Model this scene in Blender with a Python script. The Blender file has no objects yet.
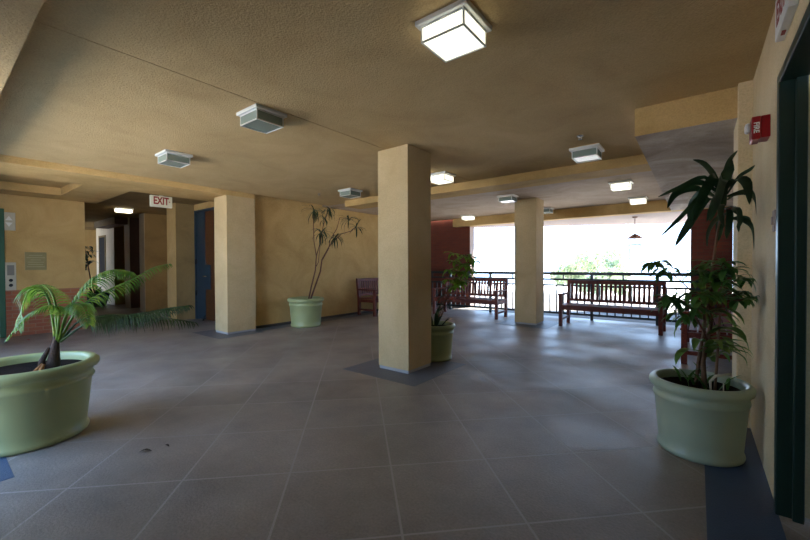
import bpy, math, random
from mathutils import Vector, Matrix

sc = bpy.context.scene
COL = sc.collection
PI = math.pi
rnd = random.Random(7)

# ------------------------------------------------------------------ materials
def new_mat(name):
    m = bpy.data.materials.new(name)
    m.use_nodes = True
    nt = m.node_tree
    return m, nt, nt.nodes['Principled BSDF']

def setin(b, key, v):
    if key in b.inputs:
        b.inputs[key].default_value = v

def rgba(c):
    return (c[0], c[1], c[2], 1.0)

def plain(name, col, rough=0.5, metal=0.0, spec=0.5, vary=0.12, scale=6.0, bump=0.0, bscale=80.0, coat=0.0):
    """one colour with a little large-scale noise in it, optional fine bump"""
    m, nt, b = new_mat(name)
    tc = nt.nodes.new('ShaderNodeTexCoord')
    nz = nt.nodes.new('ShaderNodeTexNoise')
    nz.inputs['Scale'].default_value = scale
    nz.inputs['Detail'].default_value = 4
    nt.links.new(tc.outputs['Object'], nz.inputs['Vector'])
    mx = nt.nodes.new('ShaderNodeMix'); mx.data_type = 'RGBA'
    mx.inputs['A'].default_value = rgba([c * (1 - vary) for c in col])
    mx.inputs['B'].default_value = rgba([min(1, c * (1 + vary)) for c in col])
    nt.links.new(nz.outputs['Fac'], mx.inputs['Factor'])
    nt.links.new(mx.outputs['Result'], b.inputs['Base Color'])
    b.inputs['Roughness'].default_value = rough
    b.inputs['Metallic'].default_value = metal
    setin(b, 'Specular IOR Level', spec)
    setin(b, 'Coat Weight', coat)
    if bump:
        n2 = nt.nodes.new('ShaderNodeTexNoise')
        n2.inputs['Scale'].default_value = bscale
        n2.inputs['Detail'].default_value = 3
        nt.links.new(tc.outputs['Object'], n2.inputs['Vector'])
        bp = nt.nodes.new('ShaderNodeBump')
        bp.inputs['Strength'].default_value = bump
        bp.inputs['Distance'].default_value = 0.01
        nt.links.new(n2.outputs['Fac'], bp.inputs['Height'])
        nt.links.new(bp.outputs['Normal'], b.inputs['Normal'])
    return m

def stucco(name, c1, c2, c3, bump=0.35, bscale=55.0):
    """mottled, hand-troweled plaster"""
    m, nt, b = new_mat(name)
    tc = nt.nodes.new('ShaderNodeTexCoord')
    n1 = nt.nodes.new('ShaderNodeTexNoise'); n1.inputs['Scale'].default_value = 1.6
    n1.inputs['Detail'].default_value = 6; n1.inputs['Roughness'].default_value = 0.62
    n1.inputs['Distortion'].default_value = 0.8
    n3 = nt.nodes.new('ShaderNodeTexNoise'); n3.inputs['Scale'].default_value = 90
    n3.inputs['Detail'].default_value = 2
    for n in (n1, n3):
        nt.links.new(tc.outputs['Object'], n.inputs['Vector'])
    cr = nt.nodes.new('ShaderNodeValToRGB')
    e = cr.color_ramp.elements
    e[0].position = 0.3; e[0].color = rgba(c1)
    e[1].position = 0.72; e[1].color = rgba(c3)
    k = e.new(0.5); k.color = rgba(c2)
    nt.links.new(n1.outputs['Fac'], cr.inputs['Fac'])
    mx = nt.nodes.new('ShaderNodeMix'); mx.data_type = 'RGBA'; mx.blend_type = 'MULTIPLY'
    mx.inputs['Factor'].default_value = 0.35
    cr2 = nt.nodes.new('ShaderNodeValToRGB')
    cr2.color_ramp.elements[0].position = 0.3; cr2.color_ramp.elements[0].color = (0.62, 0.60, 0.56, 1)
    cr2.color_ramp.elements[1].position = 0.6; cr2.color_ramp.elements[1].color = (1, 1, 1, 1)
    nt.links.new(n3.outputs['Fac'], cr2.inputs['Fac'])
    nt.links.new(cr.outputs['Color'], mx.inputs['A'])
    nt.links.new(cr2.outputs['Color'], mx.inputs['B'])
    nt.links.new(mx.outputs['Result'], b.inputs['Base Color'])
    b.inputs['Roughness'].default_value = 0.9
    setin(b, 'Specular IOR Level', 0.2)
    n2 = nt.nodes.new('ShaderNodeTexNoise'); n2.inputs['Scale'].default_value = bscale
    n2.inputs['Detail'].default_value = 4
    nt.links.new(tc.outputs['Object'], n2.inputs['Vector'])
    bp = nt.nodes.new('ShaderNodeBump'); bp.inputs['Strength'].default_value = bump
    bp.inputs['Distance'].default_value = 0.012
    nt.links.new(n2.outputs['Fac'], bp.inputs['Height'])
    nt.links.new(bp.outputs['Normal'], b.inputs['Normal'])
    return m

def brick(name, c1, c2, mortar, plane='YZ', bw=0.2, rh=0.068):
    m, nt, b = new_mat(name)
    tc = nt.nodes.new('ShaderNodeTexCoord')
    sp = nt.nodes.new('ShaderNodeSeparateXYZ'); cb = nt.nodes.new('ShaderNodeCombineXYZ')
    nt.links.new(tc.outputs['Object'], sp.inputs[0])
    nt.links.new(sp.outputs['Y' if plane == 'YZ' else 'X'], cb.inputs[0])
    nt.links.new(sp.outputs['Z'], cb.inputs[1])
    bt = nt.nodes.new('ShaderNodeTexBrick')
    bt.inputs['Scale'].default_value = 1.0
    bt.inputs['Brick Width'].default_value = bw
    bt.inputs['Row Height'].default_value = rh
    bt.inputs['Mortar Size'].default_value = 0.006
    bt.inputs['Color1'].default_value = rgba(c1)
    bt.inputs['Color2'].default_value = rgba(c2)
    bt.inputs['Mortar'].default_value = rgba(mortar)
    nt.links.new(cb.outputs[0], bt.inputs['Vector'])
    nt.links.new(bt.outputs['Color'], b.inputs['Base Color'])
    b.inputs['Roughness'].default_value = 0.85
    bp = nt.nodes.new('ShaderNodeBump'); bp.inputs['Strength'].default_value = 0.5
    bp.inputs['Distance'].default_value = 0.004; bp.invert = True
    nt.links.new(bt.outputs['Fac'], bp.inputs['Height'])
    nt.links.new(bp.outputs['Normal'], b.inputs['Normal'])
    return m

def floor_mat():
    """2 ft scored concrete tiles set at 45 degrees to the walls"""
    m, nt, b = new_mat('scored_concrete_tile')
    L = nt.links.new
    tc = nt.nodes.new('ShaderNodeTexCoord')
    sp = nt.nodes.new('ShaderNodeSeparateXYZ'); L(tc.outputs['Object'], sp.inputs[0])
    def M(op, a, bb=None):
        n = nt.nodes.new('ShaderNodeMath'); n.operation = op
        for i, v in enumerate((a, bb)):
            if v is None: continue
            if isinstance(v, (int, float)): n.inputs[i].default_value = v
            else: L(v, n.inputs[i])
        return n.outputs[0]
    P = 0.862
    def lines(op, off):
        s = M(op, sp.outputs['X'], sp.outputs['Y'])
        s = M('ADD', s, 100 * P - off)
        f = M('DIVIDE', s, P)
        fr = M('FRACT', f)
        d = M('ABSOLUTE', M('SUBTRACT', fr, 0.5))
        return M('GREATER_THAN', d, 0.5 - 0.0085 / P), M('FLOOR', f)
    l1, i1 = lines('ADD', 0.28)
    l2, i2 = lines('SUBTRACT', -2.43)
    grout = M('MAXIMUM', l1, l2)
    cid = nt.nodes.new('ShaderNodeCombineXYZ'); L(i1, cid.inputs[0]); L(i2, cid.inputs[1])
    wn = nt.nodes.new('ShaderNodeTexWhiteNoise'); wn.noise_dimensions = '3D'; L(cid.outputs[0], wn.inputs['Vector'])
    n1 = nt.nodes.new('ShaderNodeTexNoise'); n1.inputs['Scale'].default_value = 1.1; n1.inputs['Detail'].default_value = 7
    n1.inputs['Roughness'].default_value = 0.65
    n2 = nt.nodes.new('ShaderNodeTexNoise'); n2.inputs['Scale'].default_value = 75; n2.inputs['Detail'].default_value = 3
    L(tc.outputs['Object'], n1.inputs['Vector']); L(tc.outputs['Object'], n2.inputs['Vector'])
    cr = nt.nodes.new('ShaderNodeValToRGB'); e = cr.color_ramp.elements
    e[0].position = 0.32; e[0].color = (0.185, 0.162, 0.148, 1)
    e[1].position = 0.68; e[1].color = (0.335, 0.292, 0.262, 1)
    L(n1.outputs['Fac'], cr.inputs['Fac'])
    # tile to tile variation
    v = M('ADD', M('MULTIPLY', wn.outputs['Value'], 0.16), 0.92)
    v = M('MULTIPLY', v, M('ADD', M('MULTIPLY', n2.outputs['Fac'], 0.7), 0.65))
    mv = nt.nodes.new('ShaderNodeVectorMath'); mv.operation = 'SCALE'
    L(cr.outputs['Color'], mv.inputs[0]); L(v, mv.inputs['Scale'])
    mx = nt.nodes.new('ShaderNodeMix'); mx.data_type = 'RGBA'
    mx.inputs['B'].default_value = (0.47, 0.44, 0.435, 1)
    L(M('MULTIPLY', grout, 0.65), mx.inputs['Factor']); L(mv.outputs[0], mx.inputs['A'])
    L(mx.outputs['Result'], b.inputs['Base Color'])
    n4 = nt.nodes.new('ShaderNodeTexNoise'); n4.inputs['Scale'].default_value = 0.75; n4.inputs['Detail'].default_value = 2
    n4.inputs['Roughness'].default_value = 0.6; L(tc.outputs['Object'], n4.inputs['Vector'])
    mr = nt.nodes.new('ShaderNodeMapRange'); mr.inputs['From Min'].default_value = 0.36; mr.inputs['From Max'].default_value = 0.66
    mr.inputs['To Min'].default_value = 0.30; mr.inputs['To Max'].default_value = 0.58; L(n4.outputs['Fac'], mr.inputs['Value'])
    rr = M('ADD', mr.outputs['Result'], M('MULTIPLY', n2.outputs['Fac'], 0.12))
    rr = M('ADD', rr, M('MULTIPLY', grout, 0.5))
    L(rr, b.inputs['Roughness'])
    L(M('SUBTRACT', 0.6, M('MULTIPLY', grout, 0.5)), b.inputs['Specular IOR Level'])
    bp = nt.nodes.new('ShaderNodeBump'); bp.inputs['Strength'].default_value = 0.45; bp.inputs['Distance'].default_value = 0.004
    h = M('SUBTRACT', n2.outputs['Fac'], M('MULTIPLY', grout, 1.0))
    L(h, bp.inputs['Height']); L(bp.outputs['Normal'], b.inputs['Normal'])
    return m

def emit(name, col, strength):
    m, nt, b = new_mat(name)
    b.inputs['Base Color'].default_value = (0.8, 0.8, 0.75, 1)
    setin(b, 'Emission Color', rgba(col)); setin(b, 'Emission Strength', strength)
    b.inputs['Roughness'].default_value = 0.3
    return m

def leaf_mat(name, c1, c2, rough=0.4, tip=None):
    m, nt, b = new_mat(name)
    tc = nt.nodes.new('ShaderNodeTexCoord')
    nz = nt.nodes.new('ShaderNodeTexNoise'); nz.inputs['Scale'].default_value = 9; nz.inputs['Detail'].default_value = 3
    nt.links.new(tc.outputs['Object'], nz.inputs['Vector'])
    cr = nt.nodes.new('ShaderNodeValToRGB')
    e = cr.color_ramp.elements
    e[0].position = 0.35; e[0].color = rgba(c1)
    e[1].position = 0.62; e[1].color = rgba(c2)
    if tip:
        k = e.new(0.72); k.color = rgba(tip)
    nt.links.new(nz.outputs['Fac'], cr.inputs['Fac'])
    nt.links.new(cr.outputs['Color'], b.inputs['Base Color'])
    b.inputs['Roughness'].default_value = rough
    tr = nt.nodes.new('ShaderNodeBsdfTranslucent')
    nt.links.new(cr.outputs['Color'], tr.inputs['Color'])
    ms = nt.nodes.new('ShaderNodeMixShader'); ms.inputs[0].default_value = 0.4
    out = nt.nodes['Material Output']
    nt.links.new(b.outputs[0], ms.inputs[1]); nt.links.new(tr.outputs[0], ms.inputs[2])
    nt.links.new(ms.outputs[0], out.inputs['Surface'])
    return m

def wood(name, c1, c2):
    m, nt, b = new_mat(name)
    tc = nt.nodes.new('ShaderNodeTexCoord')
    mp = nt.nodes.new('ShaderNodeMapping'); mp.inputs['Scale'].default_value = (3, 25, 25)
    nz = nt.nodes.new('ShaderNodeTexNoise'); nz.inputs['Scale'].default_value = 2.5; nz.inputs['Detail'].default_value = 5
    nt.links.new(tc.outputs['Object'], mp.inputs[0]); nt.links.new(mp.outputs[0], nz.inputs['Vector'])
    cr = nt.nodes.new('ShaderNodeValToRGB')
    cr.color_ramp.elements[0].position = 0.35; cr.color_ramp.elements[0].color = rgba(c1)
    cr.color_ramp.elements[1].position = 0.7; cr.color_ramp.elements[1].color = rgba(c2)
    nt.links.new(nz.outputs['Fac'], cr.inputs['Fac']); nt.links.new(cr.outputs['Color'], b.inputs['Base Color'])
    b.inputs['Roughness'].default_value = 0.5
    setin(b, 'Specular IOR Level', 0.3)
    return m

M = {}
M['wall'] = stucco('ochre_stucco', (0.48, 0.315, 0.120), (0.565, 0.38, 0.155), (0.64, 0.44, 0.195), 0.25, 40)
M['column'] = stucco('column_stucco', (0.50, 0.375, 0.20), (0.56, 0.425, 0.235), (0.61, 0.47, 0.27), 0.22, 40)
M['ceiling'] = stucco('ceiling_stucco', (0.49, 0.345, 0.165), (0.55, 0.395, 0.195), (0.60, 0.435, 0.225), 0.55, 85)
M['ceiling_far'] = stucco('chalky_ceiling_stucco', (0.44, 0.34, 0.25), (0.54, 0.43, 0.33), (0.62, 0.52, 0.42), 0.4, 60)
M['ceiling_grey'] = stucco('chalk_streaked_soffit', (0.26, 0.20, 0.155), (0.42, 0.345, 0.28), (0.66, 0.60, 0.54), 0.4, 60)
M['shaded_brown'] = stucco('shaded_brown_stucco', (0.21, 0.135, 0.055), (0.27, 0.18, 0.075), (0.31, 0.21, 0.09), 0.2, 40)  # shade of the unlit corridor is put into this brown
M['shaded_red_brown'] = plain('red_brown_in_shade', (0.10, 0.042, 0.022), 0.7)  # red-brown, darkened in colour for sides turned away from daylight
M['pale_wall'] = stucco('pale_cream_stucco', (0.55, 0.46, 0.33), (0.63, 0.54, 0.40), (0.68, 0.59, 0.45), 0.2, 40)
M['right_wall'] = stucco('pale_ochre_stucco', (0.60, 0.465, 0.27), (0.67, 0.53, 0.32), (0.72, 0.585, 0.37), 0.22, 40)
M['dim_daylit'] = stucco('dim_daylit_cream_stucco', (0.36, 0.29, 0.20), (0.42, 0.35, 0.25), (0.47, 0.39, 0.28), 0.2, 40)  # cream for corridor faces towards the daylight, dimness painted in
M['floor'] = floor_mat()
M['border'] = plain('slate_blue_border_concrete', (0.125, 0.138, 0.172), 0.5, vary=0.2, scale=3, bump=0.3, bscale=120)
M['kerb'] = plain('grey_column_base', (0.36, 0.36, 0.37), 0.7, bump=0.1)
M['kerb_dark'] = plain('dark_wall_base', (0.05, 0.045, 0.045), 0.7)
M['brick_yz'] = brick('red_brick_wainscot', (0.36, 0.115, 0.055), (0.28, 0.085, 0.045), (0.30, 0.17, 0.10), 'YZ')
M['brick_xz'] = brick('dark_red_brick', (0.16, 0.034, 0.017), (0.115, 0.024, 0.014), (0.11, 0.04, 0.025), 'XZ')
M['jamb'] = plain('pinkish_plaster', (0.40, 0.315, 0.28), 0.85, vary=0.04)
M['pot'] = plain('sage_green_glaze', (0.35, 0.39, 0.185), 0.36, vary=0.06, scale=3, bump=0.03, bscale=30)
M['pot_grey'] = plain('grey_green_glaze', (0.39, 0.46, 0.335), 0.36, vary=0.06, scale=3, bump=0.03, bscale=30)
M['soil'] = plain('potting_soil', (0.018, 0.012, 0.010), 1.0, spec=0.05, vary=0.5, scale=40, bump=1.0, bscale=60)
M['bench'] = wood('red_brown_hardwood', (0.105, 0.017, 0.009), (0.19, 0.036, 0.016))
M['rail'] = plain('dark_green_metal_paint', (0.012, 0.022, 0.022), 0.35, metal=0.0)
M['green_frame'] = plain('bottle_green_metal_paint', (0.008, 0.028, 0.020), 0.4, vary=0.05)
M['elev_green'] = plain('green_painted_frame', (0.02, 0.10, 0.05), 0.45, vary=0.05)
M['blue_door'] = plain('dark_blue_door_paint', (0.010, 0.034, 0.058), 0.42, vary=0.08)
M['door_wood'] = wood('brown_door_veneer', (0.07, 0.026, 0.009), (0.10, 0.04, 0.014))
M['metal'] = plain('brushed_grey_metal', (0.52, 0.53, 0.52), 0.35, metal=0.85, vary=0.05)
M['lamp_metal'] = plain('grey_lamp_metal', (0.68, 0.68, 0.66), 0.4, metal=0.2, vary=0.05)
M['chrome'] = plain('chrome', (0.8, 0.8, 0.8), 0.12, metal=1.0, vary=0.02)
M['lamp_off'] = plain('unlit_frosted_glass', (0.22, 0.27, 0.235), 0.22, vary=0.04)
M['lamp_on'] = emit('lit_frosted_glass', (1.0, 0.97, 0.76), 0.95)
M['tube_on'] = emit('lit_fluorescent_cover', (1.0, 0.9, 0.60), 2.2)
M['white'] = plain('white_plastic', (0.72, 0.72, 0.70), 0.4, vary=0.03)
M['sign_face'] = plain('cream_sign_face', (0.66, 0.62, 0.50), 0.5, vary=0.03)
M['red'] = plain('red_plastic', (0.30, 0.004, 0.010), 0.32, vary=0.05)
M['red_text'] = plain('dark_red_lettering', (0.25, 0.014, 0.011), 0.5, vary=0.05)
M['white_text'] = plain('white_lettering', (0.8, 0.8, 0.78), 0.5, vary=0.02)
M['black'] = plain('black_plastic', (0.012, 0.012, 0.013), 0.45)
M['dark_glass'] = plain('dark_window_glass', (0.012, 0.011, 0.012), 0.7, spec=0.15)
M['border_blue'] = plain('blue_border_concrete', (0.052, 0.082, 0.155), 0.5, vary=0.2, scale=3, bump=0.3, bscale=120)
M['plaque'] = plain('bronze_plaque', (0.30, 0.25, 0.115), 0.4, metal=0.35)
M['plaque_hi'] = plain('raised_bronze_text', (0.40, 0.36, 0.19), 0.4, metal=0.35)
M['panel'] = plain('satin_steel_panel', (0.50, 0.47, 0.37), 0.4, metal=0.35)
M['panel_dark'] = plain('engraved_steel', (0.22, 0.21, 0.18), 0.5, metal=0.2)
M['palm'] = leaf_mat('palm_leaf', (0.07, 0.17, 0.018), (0.19, 0.32, 0.035), 0.35, (0.36, 0.38, 0.07))
M['palm_dark'] = leaf_mat('dark_palm_leaf', (0.016, 0.045, 0.010), (0.04, 0.085, 0.016), 0.45)
M['dracaena'] = leaf_mat('dark_glossy_leaf', (0.010, 0.030, 0.012), (0.022, 0.060, 0.022), 0.3)
M['umbrella'] = leaf_mat('mid_green_leaf', (0.045, 0.13, 0.025), (0.10, 0.23, 0.045), 0.35)
M['old_leaf'] = leaf_mat('yellowing_leaf', (0.09, 0.20, 0.035), (0.20, 0.30, 0.06), 0.45, (0.42, 0.29, 0.11))
M['fern'] = leaf_mat('bright_green_leaf', (0.20, 0.42, 0.04), (0.32, 0.60, 0.07), 0.4)
M['tuft'] = leaf_mat('dusky_green_leaf', (0.014, 0.035, 0.014), (0.035, 0.065, 0.022), 0.45)
M['cane'] = plain('grey_brown_cane', (0.16, 0.085, 0.045), 0.8, vary=0.35, scale=25, bump=0.6, bscale=50)
M['twig'] = plain('reddish_brown_stem', (0.13, 0.055, 0.03), 0.8, vary=0.3, scale=25)
M['dry'] = plain('dry_pale_stem', (0.55, 0.50, 0.36), 0.8)
M['palm_trunk'] = plain('fibrous_palm_trunk', (0.06, 0.035, 0.025), 0.9, vary=0.4, scale=40, bump=0.8, bscale=60)
M['root'] = plain('orange_brown_husk', (0.30, 0.12, 0.03), 0.8)
M['tree_leaf'] = leaf_mat('sunlit_tree_leaf', (0.24, 0.30, 0.155), (0.38, 0.42, 0.25), 0.6)
M['bark'] = plain('pale_bark', (0.42, 0.36, 0.28), 0.9)
M['ground'] = plain('pale_paving', (0.62, 0.60, 0.57), 0.9, vary=0.06, scale=0.6)
M['terrace'] = plain('terrace_paving', (0.12, 0.116, 0.11), 0.9, vary=0.06, scale=0.6)
M['lantern_glass'] = None
def glass(name):
    m, nt, b = new_mat(name)
    b.inputs['Base Color'].default_value = (0.95, 0.97, 1.0, 1)
    b.inputs['Roughness'].default_value = 0.15
    tr = nt.nodes.new('ShaderNodeBsdfTransparent')
    ms = nt.nodes.new('ShaderNodeMixShader'); ms.inputs[0].default_value = 0.25
    nt.links.new(tr.outputs[0], ms.inputs[1]); nt.links.new(b.outputs[0], ms.inputs[2])
    nt.links.new(ms.outputs[0], nt.nodes['Material Output'].inputs['Surface'])
    return m
M['lantern_glass'] = glass('pale_lantern_glass')
M['copper'] = plain('rusty_copper_roof', (0.22, 0.10, 0.075), 0.5, metal=0.2)
M['bluepot'] = plain('blue_grey_pot', (0.045, 0.06, 0.085), 0.4)
M['petal'] = plain('red_petal', (0.45, 0.02, 0.04), 0.6)
M['deadleaf'] = plain('dark_dead_leaf', (0.035, 0.025, 0.02), 0.8)

# ------------------------------------------------------------------ mesh builder
class MB:
    def __init__(self):
        self.v, self.f, self.s = [], [], []
    def add(self, vs, fs, smooth=False):
        o = len(self.v)
        self.v += [tuple(p) for p in vs]
        self.f += [tuple(i + o for i in f) for f in fs]
        self.s += [smooth] * len(fs)
        return self
    def box(self, a, b):
        x0, y0, z0 = [min(p, q) for p, q in zip(a, b)]
        x1, y1, z1 = [max(p, q) for p, q in zip(a, b)]
        vs = [(x0, y0, z0), (x1, y0, z0), (x1, y1, z0), (x0, y1, z0), (x0, y0, z1), (x1, y0, z1), (x1, y1, z1), (x0, y1, z1)]
        fs = [(3, 2, 1, 0), (4, 5, 6, 7), (0, 1, 5, 4), (1, 2, 6, 5), (2, 3, 7, 6), (3, 0, 4, 7)]
        return self.add(vs, fs)
    def prism(self, poly, z0, z1):
        n = len(poly)
        vs = [(x, y, z0) for x, y in poly] + [(x, y, z1) for x, y in poly]
        fs = [tuple(reversed(range(n))), tuple(range(n, 2 * n))] + [(i, (i + 1) % n, n + (i + 1) % n, n + i) for i in range(n)]
        return self.add(vs, fs)
    def xprism(self, poly, x0, x1):     # polygon in (y, z)
        n = len(poly)
        vs = [(x0, y, z) for y, z in poly] + [(x1, y, z) for y, z in poly]
        fs = [tuple(reversed(range(n))), tuple(range(n, 2 * n))] + [(i, (i + 1) % n, n + (i + 1) % n, n + i) for i in range(n)]
        return self.add(vs, fs)
    def lathe(self, prof, seg=40, c=(0, 0, 0)):
        n = len(prof); vs = []
        for k in range(seg):
            a = 2 * PI * k / seg
            for r, z in prof:
                vs.append((c[0] + r * math.cos(a), c[1] + r * math.sin(a), c[2] + z))
        fs = []
        for k in range(seg):
            k2 = (k + 1) % seg
            for i in range(n - 1):
                fs.append((k * n + i, k2 * n + i, k2 * n + i + 1, k * n + i + 1))
        return self.add(vs, fs, True)
    def disc(self, r, z, seg=40, c=(0, 0)):
        vs = [(c[0], c[1], z)] + [(c[0] + r * math.cos(2 * PI * k / seg), c[1] + r * math.sin(2 * PI * k / seg), z) for k in range(seg)]
        return self.add(vs, [(0, 1 + k, 1 + (k + 1) % seg) for k in range(seg)])
    def tube(self, pts, rad, seg=8, cap=True):
        pts = [Vector(p) for p in pts]; n = len(pts)
        if isinstance(rad, (int, float)): rad = [rad] * n
        vs = []; prev = None
        for i, p in enumerate(pts):
            t = (pts[min(i + 1, n - 1)] - pts[max(i - 1, 0)]).normalized()
            if prev is None:
                u = t.cross(Vector((0, 0, 1)))
                if u.length < 1e-3: u = t.cross(Vector((1, 0, 0)))
            else:
                u = prev - t * prev.dot(t)
            u.normalize(); prev = u; w = t.cross(u)
            for k in range(seg):
                a = 2 * PI * k / seg
                vs.append(p + (u * math.cos(a) + w * math.sin(a)) * rad[i])
        fs = []
        for i in range(n - 1):
            for k in range(seg):
                k2 = (k + 1) % seg
                fs.append((i * seg + k, i * seg + k2, (i + 1) * seg + k2, (i + 1) * seg + k))
        if cap:
            fs.append(tuple(reversed(range(seg)))); fs.append(tuple(range((n - 1) * seg, n * seg)))
        return self.add(vs, fs, True)
    def strip(self, pts, widths, side, fold=0.25):
        """leaf blade along pts, bent up from its midrib"""
        n = len(pts); vs = []
        for i, p in enumerate(pts):
            t = (Vector(pts[min(i + 1, n - 1)]) - Vector(pts[max(i - 1, 0)])).normalized()
            s = side - t * side.dot(t)
            if s.length < 1e-4: s = t.orthogonal()
            s.normalize(); nrm = s.cross(t).normalized()
            if nrm.z < 0: nrm = -nrm
            w = widths[i] * 0.5
            p = Vector(p)
            vs += [p - s * w + nrm * w * fold, p, p + s * w + nrm * w * fold]
        fs = []
        for i in range(n - 1):
            a = i * 3
            fs += [(a, a + 1, a + 4, a + 3), (a + 1, a + 2, a + 5, a + 4)]
        return self.add(vs, fs, True)
    def build(self, name, mat, parent=None, bevel=0.0, loc=None):
        me = bpy.data.meshes.new(name)
        me.from_pydata([tuple(p) for p in self.v], [], self.f)
        me.polygons.foreach_set('use_smooth', self.s)
        me.materials.append(mat)
        me.update()
        o = bpy.data.objects.new(name, me)
        COL.objects.link(o)
        if parent is not None: o.parent = parent
        if loc is not None: o.location = loc
        if bevel:
            b = o.modifiers.new('bevel', 'BEVEL'); b.width = bevel; b.segments = 2; b.limit_method = 'ANGLE'
        return o

def empty(name, loc, label, cat, group=None, rz=0.0):
    o = bpy.data.objects.new(name, None)
    COL.objects.link(o)
    o.location = loc; o.rotation_euler = (0, 0, rz)
    o['label'] = label; o['category'] = cat
    if group: o['group'] = group
    return o

def tag(o, label, cat, group=None):
    o['label'] = label; o['category'] = cat
    if group: o['group'] = group
    return o

def struct(o, label=None, cat=None):
    o['kind'] = 'structure'
    if label: o['label'] = label
    if cat: o['category'] = cat
    return o

def copy_tree(o, parent=None):
    c = o.copy(); COL.objects.link(c); c.parent = parent
    for ch in list(o.children):
        copy_tree(ch, c)
    return c

def text_mesh(name, body, size, mat, parent, mtx, extrude=0.0015, sx=1.0):
    cu = bpy.data.curves.new(name, 'FONT')
    cu.body = body; cu.size = size; cu.extrude = extrude; cu.offset = 0.006 * size / 0.185
    cu.align_x = 'CENTER'; cu.align_y = 'CENTER'
    t = bpy.data.objects.new('tmp', cu)
    COL.objects.link(t)
    dg = bpy.context.evaluated_depsgraph_get()
    me = bpy.data.meshes.new_from_object(t.evaluated_get(dg))
    bpy.data.objects.remove(t)
    me.name = name
    me.transform(mtx @ Matrix.Diagonal((sx, 1, 1, 1)))
    me.materials.clear(); me.materials.append(mat)
    o = bpy.data.objects.new(name, me)
    COL.objects.link(o); o.parent = parent
    return o

# ------------------------------------------------------------------ setting
H = 2.63            # ceiling
RW = 0.324          # right wall
LW = -6.95          # wall behind the small tree
def S(name, mb, mat, bevel=0.0, label=None, cat=None):
    return struct(mb.build(name, mat, None, bevel), label, cat)

# floor slab with scored tiles, reaching out to the paving on the left and past the railing
S('floor', MB().prism([(-20, -0.6), (2.6, -0.6), (2.6, 9.42), (-7.5, 9.42), (-7.5, 5.2), (-20, 5.2)], -0.25, 0.0), M['floor'])
# slate-coloured border bands let into the floor (1 mm proud)
def band(name, *rects, mat='border'):
    mb = MB()
    for x0, y0, x1, y1 in rects: mb.box((x0, y0, -0.02), (x1, y1, 0.0015))
    S(name, mb, M[mat])
C1 = (-3.07, -2.61, 3.42, 3.89); C2 = (-3.08, -2.62, 7.77, 8.25); C3 = (-7.22, -6.75, 3.42, 3.98)
for i, c in enumerate((C1, C2)):
    d = 0.31
    band('trim_%d' % (i + 1), (c[0] - d, c[2] - d, c[1] + d, c[3] + d))
band('trim_3', (0.04, -0.39, RW, 3.85), mat='border_blue')
band('trim_4', (-7.5, 3.12, -6.45, 3.98), (LW, 3.98, -6.60, 9.2))
band('trim_5', (-9.70, -0.38, -3.2, 0.33), mat='border_blue')

# ceilings
S('ceiling', MB().box((-6.75, 0.30, H), (-2.943, 5.8, H + 0.12)), M['ceiling'])
S('ceiling', MB().box((-2.937, 0.30, H), (2.6, 5.8, H + 0.12)), M['ceiling'])
S('ceiling', MB().box((LW, 5.8, H), (2.6, 9.9, H + 0.12)), M['ceiling_far'])
S('roof_light_block', MB().prism([(-20, -0.6), (2.6, -0.6), (2.6, 9.9), (-7.4, 9.9), (-7.4, 5.2), (-20, 5.2)], H + 0.125, H + 0.5), M['kerb'])  # unseen slab, added to stop sky light leaking through the ceiling seam
# dropped beam along the open left edge
S('ceiling_beam', MB().box((-12, -0.6, 2.36), (2.6, 0.33, H + 0.12)), M['ceiling'])
# cross beams
S('ceiling_beam', MB().box((-5.95, 5.58, 2.505), (0.6, 6.04, H + 0.06)), M['wall'])
S('ceiling_beam', MB().box((-5.78, 9.78, 2.39), (2.6, 10.06, H + 0.4)), M['wall'])
# slanted outer eave past the far beam
S('soffit_eave', MB().prism([(-6.6, 10.06), (2.6, 10.06), (2.6, 14.6), (-0.26, 13.1), (-3.6, 11.4), (-5.54, 10.4), (-6.6, 10.3)], 2.39, 2.6), M['jamb'])
# dropped box along the right wall
S('ceiling_soffit', MB().box((-0.445, 3.92, 2.385), (0.62, 9.78, H + 0.06)), M['ceiling_grey'])
S('trim_6', MB().box((-0.447, 3.915, 2.388), (0.24, 3.921, H)), M['wall'])
# low soffit over the lift lobby (with its recessed slot) and the beam to the left column
S('lobby_soffit', MB().box((-7.65, 0.33, 2.54), (-6.75, 2.23, H + 0.12)).box((-9.75, 0.33, 2.54), (-9.1, 2.23, H + 0.12))
  .box((-9.1, 1.58, 2.54), (-7.65, 2.23, H + 0.12)).box((-7.7, 2.23, 2.54), (-6.75, 3.98, H + 0.12)), M['wall'])
S('ceiling_corridor', MB().box((-20, 2.2, 2.70), (-7.2, 5.2, 2.76)), M['shaded_brown'])  # dark colour stands in for lack of light up here

# columns
def column(c, label, base=True, ztop=H + 0.01):
    o = MB().box((c[0], c[2], 0.035), (c[1], c[3], ztop)).build('column', M['column'], None, 0.006)
    struct(o, label, 'column')
    e = 0.008
    MB().box((c[0] + e, c[2] + e, 0.0), (c[1] - e, c[3] - e, 0.036)).build('column_base', M['kerb'], o)
    return o
column(C1, 'square ochre stucco column in the middle of the floor, nearest the camera')
column(C2, 'square ochre column between the two benches at the railing')
column(C3, 'square ochre column at the left with a bright cream front face', ztop=2.545)
# upper part of the left column runs flush into the ceiling
S('column_head', MB().box((-7.21, 3.425, 2.54), (-6.752, 3.978, H + 0.1)), M['wall'])

# wall behind the small tree
S('wall_left', MB().box((LW - 0.2, 3.98, 0), (LW, 10.0, H + 0.1)), M['wall'])
S('baseboard_left', MB().box((LW, 3.98, 0), (LW + 0.012, 9.98, 0.05)), M['kerb_dark'])
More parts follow.
